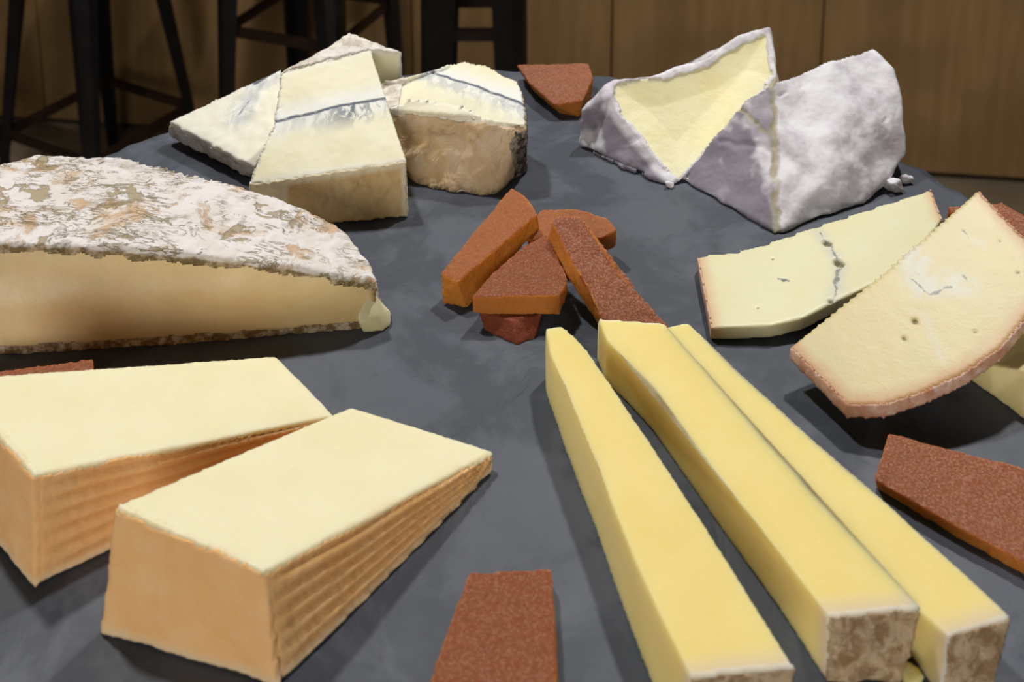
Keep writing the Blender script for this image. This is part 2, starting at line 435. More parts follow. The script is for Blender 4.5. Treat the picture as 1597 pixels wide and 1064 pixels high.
# ------------------------------------------------------------------ bar stools
def tube(p, q, w0, w1, d0, d1, ang):
    """tapered folded-sheet leg between two points: a shallow V channel"""
    p, q = Vector(p), Vector(q); bm = bmesh.new()
    rx = Vector((math.cos(ang), math.sin(ang), 0)); ry = Vector((-math.sin(ang), math.cos(ang), 0))
    rings = []
    for c_, w, d in ((p, w0, d0), (q, w1, d1)):
        pr = [(d, 0), (d * .55, w * .5), (-d, w), (-d, w * .8), (d * .3, 0), (-d, -w * .8), (-d, -w), (d * .55, -w * .5)]
        rings.append([bm.verts.new(c_ + rx * a + ry * b) for a, b in pr])
    for i in range(8):
        j = (i + 1) % 8; bm.faces.new([rings[0][i], rings[0][j], rings[1][j], rings[1][i]])
    for r in rings:
        bm.faces.new([r[0], r[1], r[2], r[3], r[4]]); bm.faces.new([r[0], r[4], r[5], r[6], r[7]])
    bmesh.ops.recalc_face_normals(bm, faces=bm.faces[:])
    me = bpy.data.meshes.new('leg'); bm.to_mesh(me); bm.free(); return me
def stool(loc, label, rz, r0, r1, zs, bar_z, bar_mat, wl0, wl1):
    t = thing('bar_stool', (loc[0], loc[1], 0), label, 'stool', 'black metal bar stools along the panelled wall')
    feet = []; tops = []
    for k in range(4):
        a = rz + k * math.pi / 2
        f = (r0 * math.cos(a), r0 * math.sin(a), 0.0); g = (r1 * math.cos(a), r1 * math.sin(a), zs - .015)
        obj('leg', tube(f, g, wl0, wl1, wl0 * .55, wl1 * .55, a), MAT['black_steel'], t)
        feet.append(Vector(f)); tops.append(Vector(g))
    for z in bar_z:
        u = z / zs
        for k in range(4):
            p = feet[k].lerp(tops[k], u); q = feet[(k + 1) % 4].lerp(tops[(k + 1) % 4], u)
            d = (q - p); bm = bmesh.new(); bmesh.ops.create_cube(bm, size=1)
            for v in bm.verts: v.co = Vector((v.co.x * d.length, v.co.y * .008, v.co.z * .022))
            bmesh.ops.bevel(bm, geom=bm.edges[:], offset=.003, segments=2, affect='EDGES')
            me = bpy.data.meshes.new('footrest_bar'); bm.to_mesh(me); bm.free()
            o = obj('footrest_bar', me, bar_mat, t); o.location = (p + q) / 2; o.rotation_euler = (0, 0, math.atan2(d.y, d.x))
    bm = bmesh.new(); rings = []
    h = max(.15, r1 + .03)
    prof = [(1.0, zs - .03), (1.0, zs - .006), (.96, zs), (.80, zs - .004), (.14, zs - .006), (.10, zs - .006), (.10, zs - .016), (.80, zs - .014), (.95, zs - .014), (.95, zs - .03)]
    for s_, z in prof:
        ring = []
        for j in range(40):
            a = 2 * math.pi * j / 40; ca, sa = math.cos(a), math.sin(a)
            e = 4.5 if s_ > .5 else 2.0
            rr = h * s_ / (abs(ca) ** e + abs(sa) ** e) ** (1 / e)
            ring.append(bm.verts.new((rr * math.cos(a + rz + math.pi / 4), rr * math.sin(a + rz + math.pi / 4), z)))
        rings.append(ring)
    for i in range(len(rings)):
        A, B = rings[i], rings[(i + 1) % len(rings)]
        for j in range(40): bm.faces.new([A[j], A[(j + 1) % 40], B[(j + 1) % 40], B[j]])
    bmesh.ops.recalc_face_normals(bm, faces=bm.faces[:])
    me = bpy.data.meshes.new('seat'); bm.to_mesh(me); bm.free()
    obj('seat', me, MAT['black_steel'], t)
    return t
stool((-.805, 1.52), 'black metal bar stool with a low brown footrest, second from the left', math.radians(18), .190, .095, .66, (.17,), MAT['brown_steel'], .011, .030)
stool((-1.19, 1.50), 'black metal bar stool at the far left edge with one splayed leg in view', math.radians(18), .190, .095, .66, (.17,), MAT['brown_steel'], .011, .030)
stool((-.378, 1.50), 'black metal bar stool behind the tilted blue cheese slices', math.radians(25), .180, .145, .66, (.40,), MAT['brown_steel'], .016, .034)
stool((-.058, 1.22), 'black metal bar stool nearest the middle, behind the tan blue wedge', math.radians(45), .105, .086, .66, (.52,), MAT['brown_steel'], .022, .034)

# ------------------------------------------------------------------ two washed-rind wedges, front left
def washed(name, label, a, b, c, d, a0, b0, c0, d0):
    def disp(v, r, n):
        w = .02 * fbm(v, 1.2, 3) + .012 * fbm(v, 4, 1)
        if r == 'ribs':
            u = max(0, min(1, seg_u(v, b, c))); zt = b[2] + (c[2] - b[2]) * u
            q = v[2] / max(zt, .1) + .02 * n3(v, .8, 2)
            amp = .042 * min(1, u / .10) * min(1, zt / .9 + .25) * min(1, max(0, (1 - q) / .16))
            w = amp * math.sin(2 * math.pi * 6.5 * q) + .012 * fbm(v, 3, 1)
        if r == 'top': w = .012 * fbm(v, 1.0, 5) + .004 * fbm(v, 6, 2)
        if r == 'front': w = .07 * n3(v, .8, 6) + .02 * n3(v, 2.5, 6) + .06
        return w
    s = Solid(prism([a, b, c, d], [a0, b0, c0, d0], {0: 'front', 1: 'ribs', 2: 'tip', 3: 'back'}), .06, 24, disp, ['front', 'ribs', 'back'])
    t = thing(name, s.loc(), label, 'cheese', 'orange washed-rind cheese wedges')
    obj('paste', s.mesh('paste'), MAT['washed_paste'], t)
    low = s.base[:, 2]
    rib = []
    for v, r in zip(s.base, s.reg):
        u = max(0, min(1, seg_u(v, b, c))); zt = b[2] + (c[2] - b[2]) * u; q = v[2] / max(zt, .1) + .02 * n3(v, .8, 2)
        rib.append(math.sin(2 * math.pi * 6.5 * q) * min(1, u / .10) * min(1, max(0, (1 - q) / .16)) if r == 'ribs' else 1.0)
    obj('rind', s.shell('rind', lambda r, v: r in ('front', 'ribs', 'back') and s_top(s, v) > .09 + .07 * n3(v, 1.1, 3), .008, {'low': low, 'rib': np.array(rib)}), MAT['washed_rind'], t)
def s_top(s, v): return s.sub['top'].find_nearest(Vector(v))[3]
washed('washed_rind_cheese_wedge', 'orange-rinded cheese wedge with ribbed side, foremost on the left, pointing right',
       (-8.17, -4.78, 2.50), (-4.81, -5.96, 2.25), (-0.42, -1.39, 0.42), (-4.20, -0.13, 0.50), (-8.45, -5.33, 0.00), (-4.53, -6.33, 0.00), (-0.46, -1.60, 0.00), (-4.20, -0.03, 0.00))
washed('washed_rind_cheese_wedge', 'orange-rinded cheese wedge cut off by the left frame edge, behind the foremost wedge',
       (-13.44, -1.54, 2.60), (-10.20, -4.02, 2.45), (-4.50, -0.54, 0.60), (-6.49, 1.50, 0.60), (-13.51, -2.01, 0.00), (-10.20, -4.39, 0.00), (-4.45, -0.59, 0.00), (-6.44, 1.60, 0.00))

# ------------------------------------------------------------------ brie
bt = [(-15.88, 2.96, 3.10), (-13.82, 2.86, 3.05), (-12.38, 2.89, 2.95), (-10.93, 2.88, 2.85), (-9.15, 2.98, 2.60), (-7.35, 3.05, 2.30), (-5.91, 3.21, 2.00), (-4.73, 3.30, 1.70), (-4.06, 3.53, 1.40),
      (-4.31, 4.09, 1.45), (-5.02, 5.01, 1.65), (-5.60, 5.49, 1.80), (-6.46, 5.82, 2.00), (-7.54, 6.12, 2.25), (-8.63, 6.40, 2.45), (-10.36, 6.71, 2.75), (-12.62, 7.20, 2.95), (-14.37, 7.35, 3.00), (-15.66, 7.39, 3.00), (-16.63, 6.82, 3.00), (-17.54, 5.85, 3.00)]
bb = [(-15.72, 2.13, 0.00), (-13.77, 2.22, 0.00), (-12.38, 2.37, 0.00), (-10.97, 2.49, 0.00), (-9.19, 2.64, 0.00), (-7.40, 2.84, 0.00), (-5.95, 3.04, 0.00), (-4.76, 3.17, 0.00), (-3.92, 3.22, 0.00),
      (-4.01, 4.19, 0.00), (-4.77, 5.16, 0.00), (-5.35, 5.69, 0.00), (-6.26, 6.07, 0.00), (-7.39, 6.42, 0.00), (-8.53, 6.70, 0.00), (-10.26, 7.01, 0.00), (-12.62, 7.50, 0.00), (-14.37, 7.65, 0.00), (-15.66, 7.69, 0.00), (-16.73, 7.12, 0.00), (-17.74, 6.15, 0.00)]
sides = {i: 'front' for i in range(8)}
sides.update({i: 'back' for i in range(8, 20)}); sides[20] = 'left'
def brie_disp(v, r, n):
    if r == 'front': return .02 * fbm(v, .7, 2) + .13 * math.exp(-((v[2] - 1.35) / .55) ** 2) - .10 * max(0, 1 - v[2] / .7)
    return .06 * fbm(v, .8, 4) + .05 * abs(fbm(v, 2.2, 8)) + .02 * fbm(v, 5, 3)
s = Solid(prism(bt, bb, sides), .052, 5, brie_disp, ['top', 'bottom', 'back'])
t = thing('brie_wedge', s.loc(), 'large creamy brie piece with patchy white and brown crust, at the left', 'cheese')
obj('paste', s.mesh('paste'), MAT['brie_paste'], t)
dt = s.dist(['top']); key = {tuple(v): d for v, d in zip(s.base, dt)}
fr = np.array([d if r == 'front' else 0.0 for d, r in zip(dt, s.reg)])
obj('top_rind', s.shell('top_rind', lambda r, v: r == 'top' or (r == 'back' and v[2] > .25) or (r == 'front' and key[tuple(v)] < .26 + .14 * n3(v, 1.5, 2) + .10 * n3(v, 4.2, 1)), lambda v: .03 + .015 * n3(v, 2, 1), {'fringe': fr}), MAT['brie_rind'], t)
obj('bottom_rind', s.shell('bottom_rind', lambda r, v: r == 'bottom' or (v[2] < .20 + .10 * n3(v, 1.8, 5) + .05 * n3(v, 5, 2)), .035), MAT['brie_bottom_rind'], t)
lip = Solid(hull([(-4.24, 3.49, 1.05), (-4.01, 3.48, 0.85), (-3.68, 3.48, 0.34), (-3.59, 3.41, 0.10), (-3.60, 3.32, 0.00), (-3.76, 3.12, 0.00), (-4.35, 3.04, 0.00), (-4.50, 2.91, 0.55), (-3.87, 3.19, 0.45), (-3.95, 4.02, 0.00), (-3.65, 3.88, 0.00)], lambda n, c: 'x'), .04, 12, lambda v, r, n: .02 + .02 * n3(v, 2, 1))
lm = lip.mesh('oozing_paste', {'edge': np.full(len(lip.V), 1.0)})
lo_ = obj('oozing_paste', lm, MAT['camembert_paste'], t); lo_.location = Vector(lip.loc()) - Vector(s.loc())

# ------------------------------------------------------------------ blue-veined cheese with an ash line, three pieces at the back left
def plane_attr(s, A, B, nrm, flip=1):
    A, B = Vector(A), Vector(B); q = (B - A).cross(Vector(nrm)).normalized() * flip
    return np.array([(Vector(v) - A).dot(q) for v in s.base])
A, B, Cc, D = (-8.93, 7.98, 1.60), (-3.66, 8.84, 1.93), (-5.48, 13.14, 4.00), (-8.62, 11.83, 3.70)
E, Fp = (-6.43, 13.93, 4.30), (-4.35, 13.85, 3.50)
A0, B0 = (-8.86, 7.76, 0.00), (-3.58, 8.50, 0.00)
C0, F0, E0, D0 = (-5.18, 13.14, 0.00), (-4.45, 13.85, 0.00), (-6.43, 14.23, 0.00), (-8.62, 12.03, 0.00)
Mk = (-8.44, 10.01, 2.70)
Mk0 = (Mk[0], Mk[1] + .1, 0.0)
faces = [('top', [A, B, Cc, D, Mk]), ('crust', [D, Cc, Fp, E]), ('front', [B, A, A0, B0]), ('right', [Cc, B, B0, C0]), ('gap', [Fp, Cc, C0, F0]),
         ('crust', [E, Fp, F0, E0]), ('left', [D, E, E0, D0]), ('left', [Mk, D, D0, Mk0]), ('left', [A, Mk, Mk0, A0]), ('bottom', [A0, Mk0, D0, E0, F0, C0, B0])]
s = Solid(faces, .065, 4, lambda v, r, n: (.02 * n3(v, 1.0, 1) + .008 * n3(v, 4, 2)) if r in ('top', 'right', 'gap') else (.07 * fbm(v, 1.3, 4) + .03 * fbm(v, 4, 4)), ['front', 'crust'])
t = thing('blue_cheese_wedge', s.loc(), 'tall blue cheese wedge with a dark ash line across its sloping cut face', 'cheese', 'pieces of pale blue cheese')
nrm = (Vector(B) - Vector(A)).cross(Vector(D) - Vector(A))
ashv = plane_attr(s, (-8.37, 10.18, 2.60), (-4.66, 11.20, 3.00), nrm)
obj('paste', s.mesh('paste', {'ash': ashv, 'along': np.array([max(0, 1 - abs(seg_u(v, A, B) - .66) / .34) for v in s.base])}), MAT['ash_paste'], t)
topd = s.dist(['top'])
obj('rind', s.shell('rind', lambda r, v: r == 'front', .03, {'topd': np.array([min(d_ + .08, (seg_u(v, A, B) - .19) * 6.0, (1.0 - seg_u(v, A, B)) * 8.0) for d_, v in zip(topd, s.base)])}), MAT['cream_tan_rind'], t)
obj('crust', s.shell('crust', lambda r, v: r in ('crust', 'left') and s_top(s, v) > .03 + .06 * n3(v, 3, 2), .05), MAT['ash_crust'], t)

l1, l2, l3, l4 = (-13.55, 13.21, 0.95), (-9.46, 14.95, 2.30), (-8.88, 12.13, 1.50), (-9.34, 10.23, 0.80)
b1, b2, b3, b4 = (-13.55, 13.37, 0.25), (l2[0] + .1, l2[1] + .2, .4), (l3[0], l3[1] + .3, .2), (-9.74, 10.90, 0.00)
s = Solid(prism([l1, l4, l3, l2], [b1, b4, b3, b2], {0: 'front', 1: 'right', 2: 'back', 3: 'left'}), .06, 4,
          lambda v, r, n: (.04 * n3(v, 1.0, 2) + .03 * n3(v, 2.5, 3)) if r == 'top' else (.08 * n3(v, 1.5, 4) + .06 * n3(v, 3.5, 4)), ['front', 'left'])
t = thing('blue_cheese_wedge', s.loc(), 'pale blue cheese slice leaning flat at the far left, thin crust facing front', 'cheese', 'pieces of pale blue cheese')
nrm = (Vector(l4) - Vector(l1)).cross(Vector(l2) - Vector(l1))
obj('paste', s.mesh('paste', {'ash': np.array([min(linedist(v, (-10.39, 14.42, 1.95), (-9.65, 14.86, 2.23)), linedist(v, (-10.68, 12.95, 1.42), (-10.42, 13.52, 1.65)) + .05) for v in s.base]), 'along': np.full(len(s.V), .25)}), MAT['goat_paste'], t)
obj('crust', s.shell('crust', lambda r, v: r == 'front' and s_top(s, v) > .16 + .2 * n3(v, 1.6, 2), .04), MAT['ash_crust'], t)

tp = [(-4.66, 11.45, 2.40), (-3.86, 11.67, 2.80), (-2.35, 11.38, 2.80), (-0.85, 10.54, 2.60), (0.55, 10.53, 2.30), (0.24, 12.79, 2.90), (-1.86, 14.26, 3.00), (-4.09, 13.00, 2.90), (-5.16, 13.06, 2.60)]
bp = [(-4.18, 11.27, 0.00), (-3.50, 10.45, 0.00), (-2.17, 9.89, 0.00), (-0.66, 9.77, 0.00), (0.47, 11.36, 0.00), (0.24, 12.79, 0.00), (-1.86, 14.26, 0.00), (-4.09, 13.00, 0.00), (-5.06, 12.90, 0.00)]
s = Solid(prism(tp, bp, {0: 'rind', 1: 'rind', 2: 'rind', 3: 'dark', 4: 'dark', 5: 'back', 6: 'back', 7: 'crust', 8: 'crust'}), .065, 4,
          lambda v, r, n: (.02 * fbm(v, 1.5, 1) + .01 * fbm(v, 5, 2)) if r == 'top' else (.17 * n3(v, .8, 4) + .10 * n3(v, 1.8, 4) + .03 * n3(v, 4, 1)), ['rind', 'dark', 'crust'])
t = thing('blue_cheese_wedge', s.loc(), 'blue cheese wedge with a wrinkled tan rind facing front, right of the ash-lined wedge', 'cheese', 'pieces of pale blue cheese')
nrm = (0, 0, 1)
obj('paste', s.mesh('paste', {'ash': plane_attr(s, (-2.67, 13.33, 3.00), (0.18, 11.67, 2.80), nrm, 1), 'along': np.full(len(s.V), .3)}), MAT['ash_paste'], t)
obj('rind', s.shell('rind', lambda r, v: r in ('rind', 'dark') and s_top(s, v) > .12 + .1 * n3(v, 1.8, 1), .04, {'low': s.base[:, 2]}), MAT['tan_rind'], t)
obj('dark_crust', s.shell('dark_crust', lambda r, v: r in ('dark', 'rind') and v[0] > tp[3][0] + .75 + .5 * (v[2] - 1.2) * (.5 if v[2] > 1.2 else -.2) + .25 * n3(v, 1.6, 2) and s_top(s, v) > .2, .07), MAT['dark_crust'], t)
obj('pale_crust', s.shell('pale_crust', lambda r, v: r == 'crust' or (r == 'top' and v[0] < tp[1][0] - .35), .05), MAT['ash_crust'], t)

# ------------------------------------------------------------------ camembert, two pieces at the back right
cf = [(6.12, 10.49, 0.10), (5.53, 11.06, 0.44), (4.92, 11.92, 0.98), (4.22, 12.73, 1.48), (3.96, 13.42, 1.93), (4.08, 13.96, 2.30), (5.72, 14.00, 2.44), (7.66, 14.43, 2.86), (9.24, 15.23, 3.51), (10.59, 15.52, 3.80), (10.55, 14.55, 3.14), (10.53, 13.73, 2.58), (9.19, 12.79, 1.86)]
cb = [(5.72, 10.33, 0.00), (4.98, 10.77, 0.00), (4.21, 11.53, 0.00), (3.45, 12.23, 0.00), (2.63, 12.97, 0.10), (2.75, 13.10, 1.50), (4.04, 15.15, 1.20), (7.48, 17.57, 1.00), (9.06, 18.49, 1.20), (10.96, 17.74, 2.00), (11.01, 15.82, 1.60), (11.02, 15.09, 0.40), (9.52, 14.09, 0.00)]
def cam_disp(v, r, n):
    if r == 'top':
        return .03 * n3(v, .8, 2) + .008 * n3(v, 4, 1) - .26 * min(1, min(linedist(v, cf[k], cf[(k + 1) % len(cf)]) for k in range(len(cf))) / 1.1) ** .8
    return .13 * n3(v, .8, 4) + .05 * n3(v, 2.0, 4) + .012 * n3(v, 6, 1) - .10 * max(0, 1 - linedist(v, (2.61, 12.00, 0.30), (5.23, 12.08, 1.00)) / .2)
s = Solid(prism(cf, cb, {i: 'rind' for i in range(13)}), .065, 5, cam_disp, ['rind'])
t = thing('camembert_piece', s.loc(), 'white-rinded camembert piece showing its yellow cut face, left of the pair', 'cheese', 'camembert pieces at the back right')
obj('paste', s.mesh('paste'), MAT['camembert_paste'], t)
td = s.dist(['top'])
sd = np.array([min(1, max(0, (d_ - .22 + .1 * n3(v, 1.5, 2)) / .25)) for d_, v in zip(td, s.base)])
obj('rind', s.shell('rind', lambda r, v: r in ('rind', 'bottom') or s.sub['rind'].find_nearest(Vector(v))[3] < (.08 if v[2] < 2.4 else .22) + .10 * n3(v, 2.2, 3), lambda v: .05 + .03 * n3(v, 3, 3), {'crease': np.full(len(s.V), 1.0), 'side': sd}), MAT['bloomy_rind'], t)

a, b, c, d, e, f, g, h = (6.21, 10.74, 0.05), (8.86, 12.03, 2.40), (9.97, 12.28, 3.00), (14.35, 13.98, 3.60), (14.86, 12.56, 2.70), (14.66, 11.00, 0.90), (12.45, 9.27, 0.05), (8.91, 7.55, 0.00)
pts = [a, b, c, d, e, f, g, h, (12.57, 13.33, 3.40), (14.76, 13.14, 3.20), (13.53, 10.05, 0.20), (6.91, 11.94, 0.00), (9.46, 13.33, 1.20), (14.45, 15.58, 2.00), (15.06, 14.76, 0.80), (14.66, 12.80, 0.00), (10.57, 14.28, 0.00)]
FOLD = [(c, h, .17, .10), ((8.56, 12.06, 2.23), (9.07, 11.15, 2.05), .13, .07), ((9.07, 11.15, 2.05), (9.47, 10.18, 1.77), .15, .08), ((7.86, 11.13, 1.29), (9.26, 10.18, 1.65), .20, .07),
        ((12.44, 10.84, 1.59), (13.39, 11.17, 1.65), .13, .09), ((13.39, 11.17, 1.65), (13.99, 11.66, 1.87), .13, .09), ((13.79, 10.60, 1.19), (14.36, 11.00, 1.36), .13, .08), ((10.08, 11.91, 2.73), (11.75, 12.64, 2.92), .12, .06)]
def fold_d(v, k):
    w = v + .12 * np.array([n3(v, 1.9, 1 + k), n3(v, 1.9, 3), n3(v, 1.9, 5 + k)])
    return linedist(w, FOLD[k][0], FOLD[k][1])
s = Solid(hull(pts, lambda n, c_: 'cut' if n.y > .35 else ('bottom' if n.z < -.8 else ('left' if n.x < -.45 else 'flat'))), .06, 5,
          lambda v, r, n: .22 * n3(v, .55, 11) + .10 * n3(v, 1.4, 4) + .012 * n3(v, 6, 1) - sum(q[3] * max(0, 1 - fold_d(v, k) / q[2]) for k, q in enumerate(FOLD)), ['left', 'flat'])
t = thing('camembert_piece', s.loc(), 'large camembert piece turned rind outward, right of the pair', 'cheese', 'camembert pieces at the back right')
obj('paste', s.mesh('paste'), MAT['camembert_paste'], t)
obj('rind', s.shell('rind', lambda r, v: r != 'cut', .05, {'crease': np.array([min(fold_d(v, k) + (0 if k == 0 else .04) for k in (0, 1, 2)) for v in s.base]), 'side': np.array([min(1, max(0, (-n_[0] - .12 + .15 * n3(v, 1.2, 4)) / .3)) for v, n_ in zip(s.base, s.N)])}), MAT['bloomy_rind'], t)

# ------------------------------------------------------------------ blue-specked slices at the right
def slice_(name, label, top, thick, rind_edges, mat, blue, holes, veins, lift=None, shift=(0, 0)):
    bots = [(p[0] + shift[0], p[1] + shift[1], max(0.0, p[2] - thick)) for p in top]
    if lift is not None: bots = [(p[0], p[1], max(0, z)) for p, z in zip(bots, lift)]
    s = Solid(prism(top, bots, {i: 'rind' for i in rind_edges}), .055, 4, lambda v, r, n: .008 * n3(v, .7, 2) + .003 * n3(v, 3, 2) - (sum(.8 * q_[1] * max(0, 1 - linedist(v, q_[0], q_[0]) / q_[1]) for q_ in holes) if r == 'top' else 0), ['rind'])
    t = thing(name, s.loc(), label, 'cheese', 'blue-specked cheese slices at the right')
    bl = np.array([blue(v) for v in s.base])
    ho = np.array([max([max(0, 1.25 - linedist(v, q_[0], q_[0]) / q_[1]) for q_ in holes]) for v in s.base])
    ve = np.array([max([max(0, 1 - linedist(v + .14 * np.array([n3(v, 2.6, 1), n3(v, 2.6, 7), 0]), p_, q_) / w_) for p_, q_, w_ in veins]) for v in s.base])
    obj('paste', s.mesh('paste', {'blue': bl, 'hole': ho, 'vein': ve}), mat, t)
    for lo_, hi_ in ([(-99, 99)] if 1 in rind_edges else [(-99, s.o[0]), (s.o[0], 99)]):
        obj('rind', s.shell('rind', lambda r, v: r == 'rind' and lo_ < v[0] < hi_, .04), MAT['morbier_rind'], t)
P1, P2, P3 = (10.03, 6.69, 0.70), (9.35, 3.18, 0.60), (10.20, 5.05, 0.68)
back = [(5.94, 5.77, 0.48), (5.76, 2.73, 0.42), (7.40, 2.71, 0.50), (8.38, 2.93, 0.55), (9.49, 3.51, 0.62), (11.10, 4.28, 0.71), (12.72, 5.39, 0.81), (14.23, 7.06, 0.91), (14.53, 8.65, 0.95), (12.94, 8.05, 0.86), (11.43, 7.46, 0.78), (9.78, 6.84, 0.69), (8.32, 6.23, 0.60), (7.20, 5.87, 0.54)]
slice_('blue_specked_cheese_slice', 'pale blue-specked cheese slice lying flat with dark holes across its middle', back, .42, [0, 7], MAT['morbier_pale'],
       lambda v: max(0, 1 - min(linedist(v, P1, P3), linedist(v, P3, P2)) / .38),
       [((10.15, 6.14, 0.69), .20), ((10.22, 5.19, 0.68), .23), ((9.44, 3.56, 0.61), .13), ((8.23, 5.50, 0.59), .07), ((8.30, 4.54, 0.58), .09), ((7.25, 3.43, 0.50), .06)], [((10.01, 6.69, 0.70), (10.20, 5.92, 0.69), .10), ((10.20, 5.92, 0.69), (10.26, 5.13, 0.68), .12), ((10.26, 5.13, 0.68), (9.78, 4.22, 0.64), .15), ((9.78, 4.22, 0.64), (9.41, 3.36, 0.61), .13), ((8.19, 4.63, 0.57), (8.41, 4.50, 0.58), .12)])
front = [(7.57, 1.28, 1.05), (8.54, -0.45, 0.85), (9.43, -0.56, 0.95), (10.47, -0.36, 1.13), (11.59, -0.02, 1.34), (12.84, 0.54, 1.62), (13.80, 1.22, 1.88), (15.08, 2.25, 2.25), (15.30, 3.09, 2.44), (15.08, 3.78, 2.54), (14.84, 4.73, 2.69), (14.61, 5.71, 2.85), (12.64, 4.38, 2.33), (10.81, 3.20, 1.86), (9.12, 2.19, 1.43)]
K1, K2, K3 = (11.84, 3.59, 2.07), (11.54, 2.65, 1.85), (12.74, 2.58, 2.00)
slice_('blue_specked_cheese_slice', 'large rounded blue-specked cheese slice tilted on top of the others', front, .36, [0, 1, 2, 3, 4, 5, 6, 7, 8, 9, 10], MAT['morbier_paste'],
       lambda v: max(0, min(1, 1.5 - min(linedist(v, K1, K2), linedist(v, K2, K3), linedist(v, (13.53, 4.15, 2.41), (13.82, 3.76, 2.37)) + .35, linedist(v, (11.33, 1.75, 1.65), (11.29, 0.43, 1.39)) + .40) / .40)),
       [((11.03, 1.57, 1.57), .11), ((10.56, 1.11, 1.42), .08), ((12.43, 1.06, 1.66), .06), ((14.37, 3.75, 2.44), .05), ((14.36, 2.67, 2.23), .06)],
       [((11.41, 2.86, 1.87), (11.74, 2.34, 1.82), .15), ((11.74, 2.34, 1.82), (12.35, 2.51, 1.93), .14), ((12.80, 2.79, 2.05), (12.89, 2.52, 2.01), .12), ((13.56, 4.32, 2.44), (13.55, 3.99, 2.38), .08)], shift=(-.02, -.05))
blk = [(12.40, 1.58, 0.55), (12.80, 0.83, 0.85), (13.50, 0.40, 1.05), (14.33, 0.11, 1.10), (16.05, 2.18, 1.10), (14.34, 2.68, 0.90)]
bbk = [(12.47, 1.34, 0.00), (12.87, 0.73, 0.00), (13.34, -0.09, 0.00), (13.86, -0.92, 0.00), (16.05, 2.18, 0.00), (14.34, 2.68, 0.00)]
s = Solid(prism(blk, bbk), .06, 4, lambda v, r, n: .02 * fbm(v, 1, 2))
t_ = obj('cheese_block', s.mesh('cheese_block', {'edge': np.full(len(s.V), 9.0)}), MAT['block_paste']); t_.location = s.loc()
tag(t_, 'yellow cheese block at the right frame edge under the tilted slice', 'cheese')

# ------------------------------------------------------------------ hard cheese sticks, front right
def stick(label, top, bot, near):
    s = Solid(prism(top, bot, {near: 'rind'}), .05, 3, lambda v, r, n: .012 * fbm(v, .8, 2) + .004 * fbm(v, 5, 2) + (.05 * fbm(v, 2.5, 2) if r == 'rind' else 0), ['rind'])
    t = thing('cheese_stick', s.loc(), label, 'cheese', 'yellow hard cheese sticks')
    obj('paste', s.mesh('paste'), MAT['comte_paste'], t)
    obj('rind', s.shell('rind', lambda r, v: r == 'rind' and s_top(s, v) > .03, .03), MAT['comte_rind'], t)
S1L = [(0.92, 1.58, 1.35), (1.01, 0.59, 1.40), (1.36, -0.44, 1.40), (1.62, -1.41, 1.40), (1.98, -2.72, 1.40), (2.18, -3.67, 1.40), (2.56, -5.11, 1.40), (2.92, -6.23, 1.40), (3.29, -7.25, 1.40)]
S1R = [(5.21, -7.05, 1.40), (4.49, -5.18, 1.40), (3.83, -3.56, 1.40), (3.29, -2.24, 1.40), (2.85, -1.24, 1.40), (2.39, -0.19, 1.40), (1.98, 0.75, 1.40), (1.64, 1.28, 1.40), (1.36, 1.62, 1.40)]
S1LB = [(0.92, 1.34, 0.00), (0.92, 0.79, 0.00), (1.15, -0.19, 0.00), (1.34, -1.02, 0.00), (1.63, -2.13, 0.00), (1.92, -3.15, 0.00), (2.37, -5.02, 0.00), (2.72, -6.29, 0.00), (3.18, -7.43, 0.00)]
S1RB = [(p[0] + .02, p[1], 0) for p in S1R]
stick('slim yellow cheese stick tapering to a point, leftmost of the three sticks', S1L + S1R, S1LB + S1RB, 8)
S2L = [(2.40, 2.01, 1.30), (2.56, 1.21, 1.30), (3.08, 0.49, 1.30), (3.65, -0.41, 1.30), (4.08, -1.42, 1.30), (4.73, -2.91, 1.30), (5.59, -4.76, 1.30), (6.20, -6.07, 1.30)]
S2R = [(8.09, -5.90, 1.30), (7.42, -4.72, 1.30), (6.68, -3.38, 1.30), (5.98, -1.92, 1.30), (5.13, -0.12, 1.30), (4.23, 1.84, 1.30)]
S2LB = [(p[0] - .02, p[1], 0) for p in S2L[:-1]] + [(6.16, -6.26, 0.00)]
S2RB = [(7.63, -6.31, 0.00)] + [(p[0] - .02, p[1], 0) for p in S2R[1:]]
stick('broad yellow cheese stick in the middle, its brown rind end facing front', S2L + S2R, S2LB + S2RB, 7)
S3L = [(4.20, 1.70, 1.29), (5.07, -0.11, 1.29), (5.93, -1.91, 1.29), (6.61, -3.37, 1.29), (7.35, -4.71, 1.29), (8.04, -5.96, 1.29), (8.40, -6.42, 1.27)]
S3R = [(9.78, -6.07, 1.27), (9.24, -5.14, 1.27), (8.43, -3.87, 1.27), (7.16, -2.01, 1.27), (5.71, 0.34, 1.27), (4.89, 1.92, 1.25)]
S3LB = [(p[0] + .03, p[1], 0) for p in S3L[:-1]] + [(8.26, -6.64, 0.00)]
S3RB = [(9.31, -6.47, 0.00)] + [(p[0] - .02, p[1], 0) for p in S3R[1:]]
stick('yellow cheese stick at the right with a brown rind end, pressed against the middle one', S3L + S3R, S3LB + S3RB, 6)

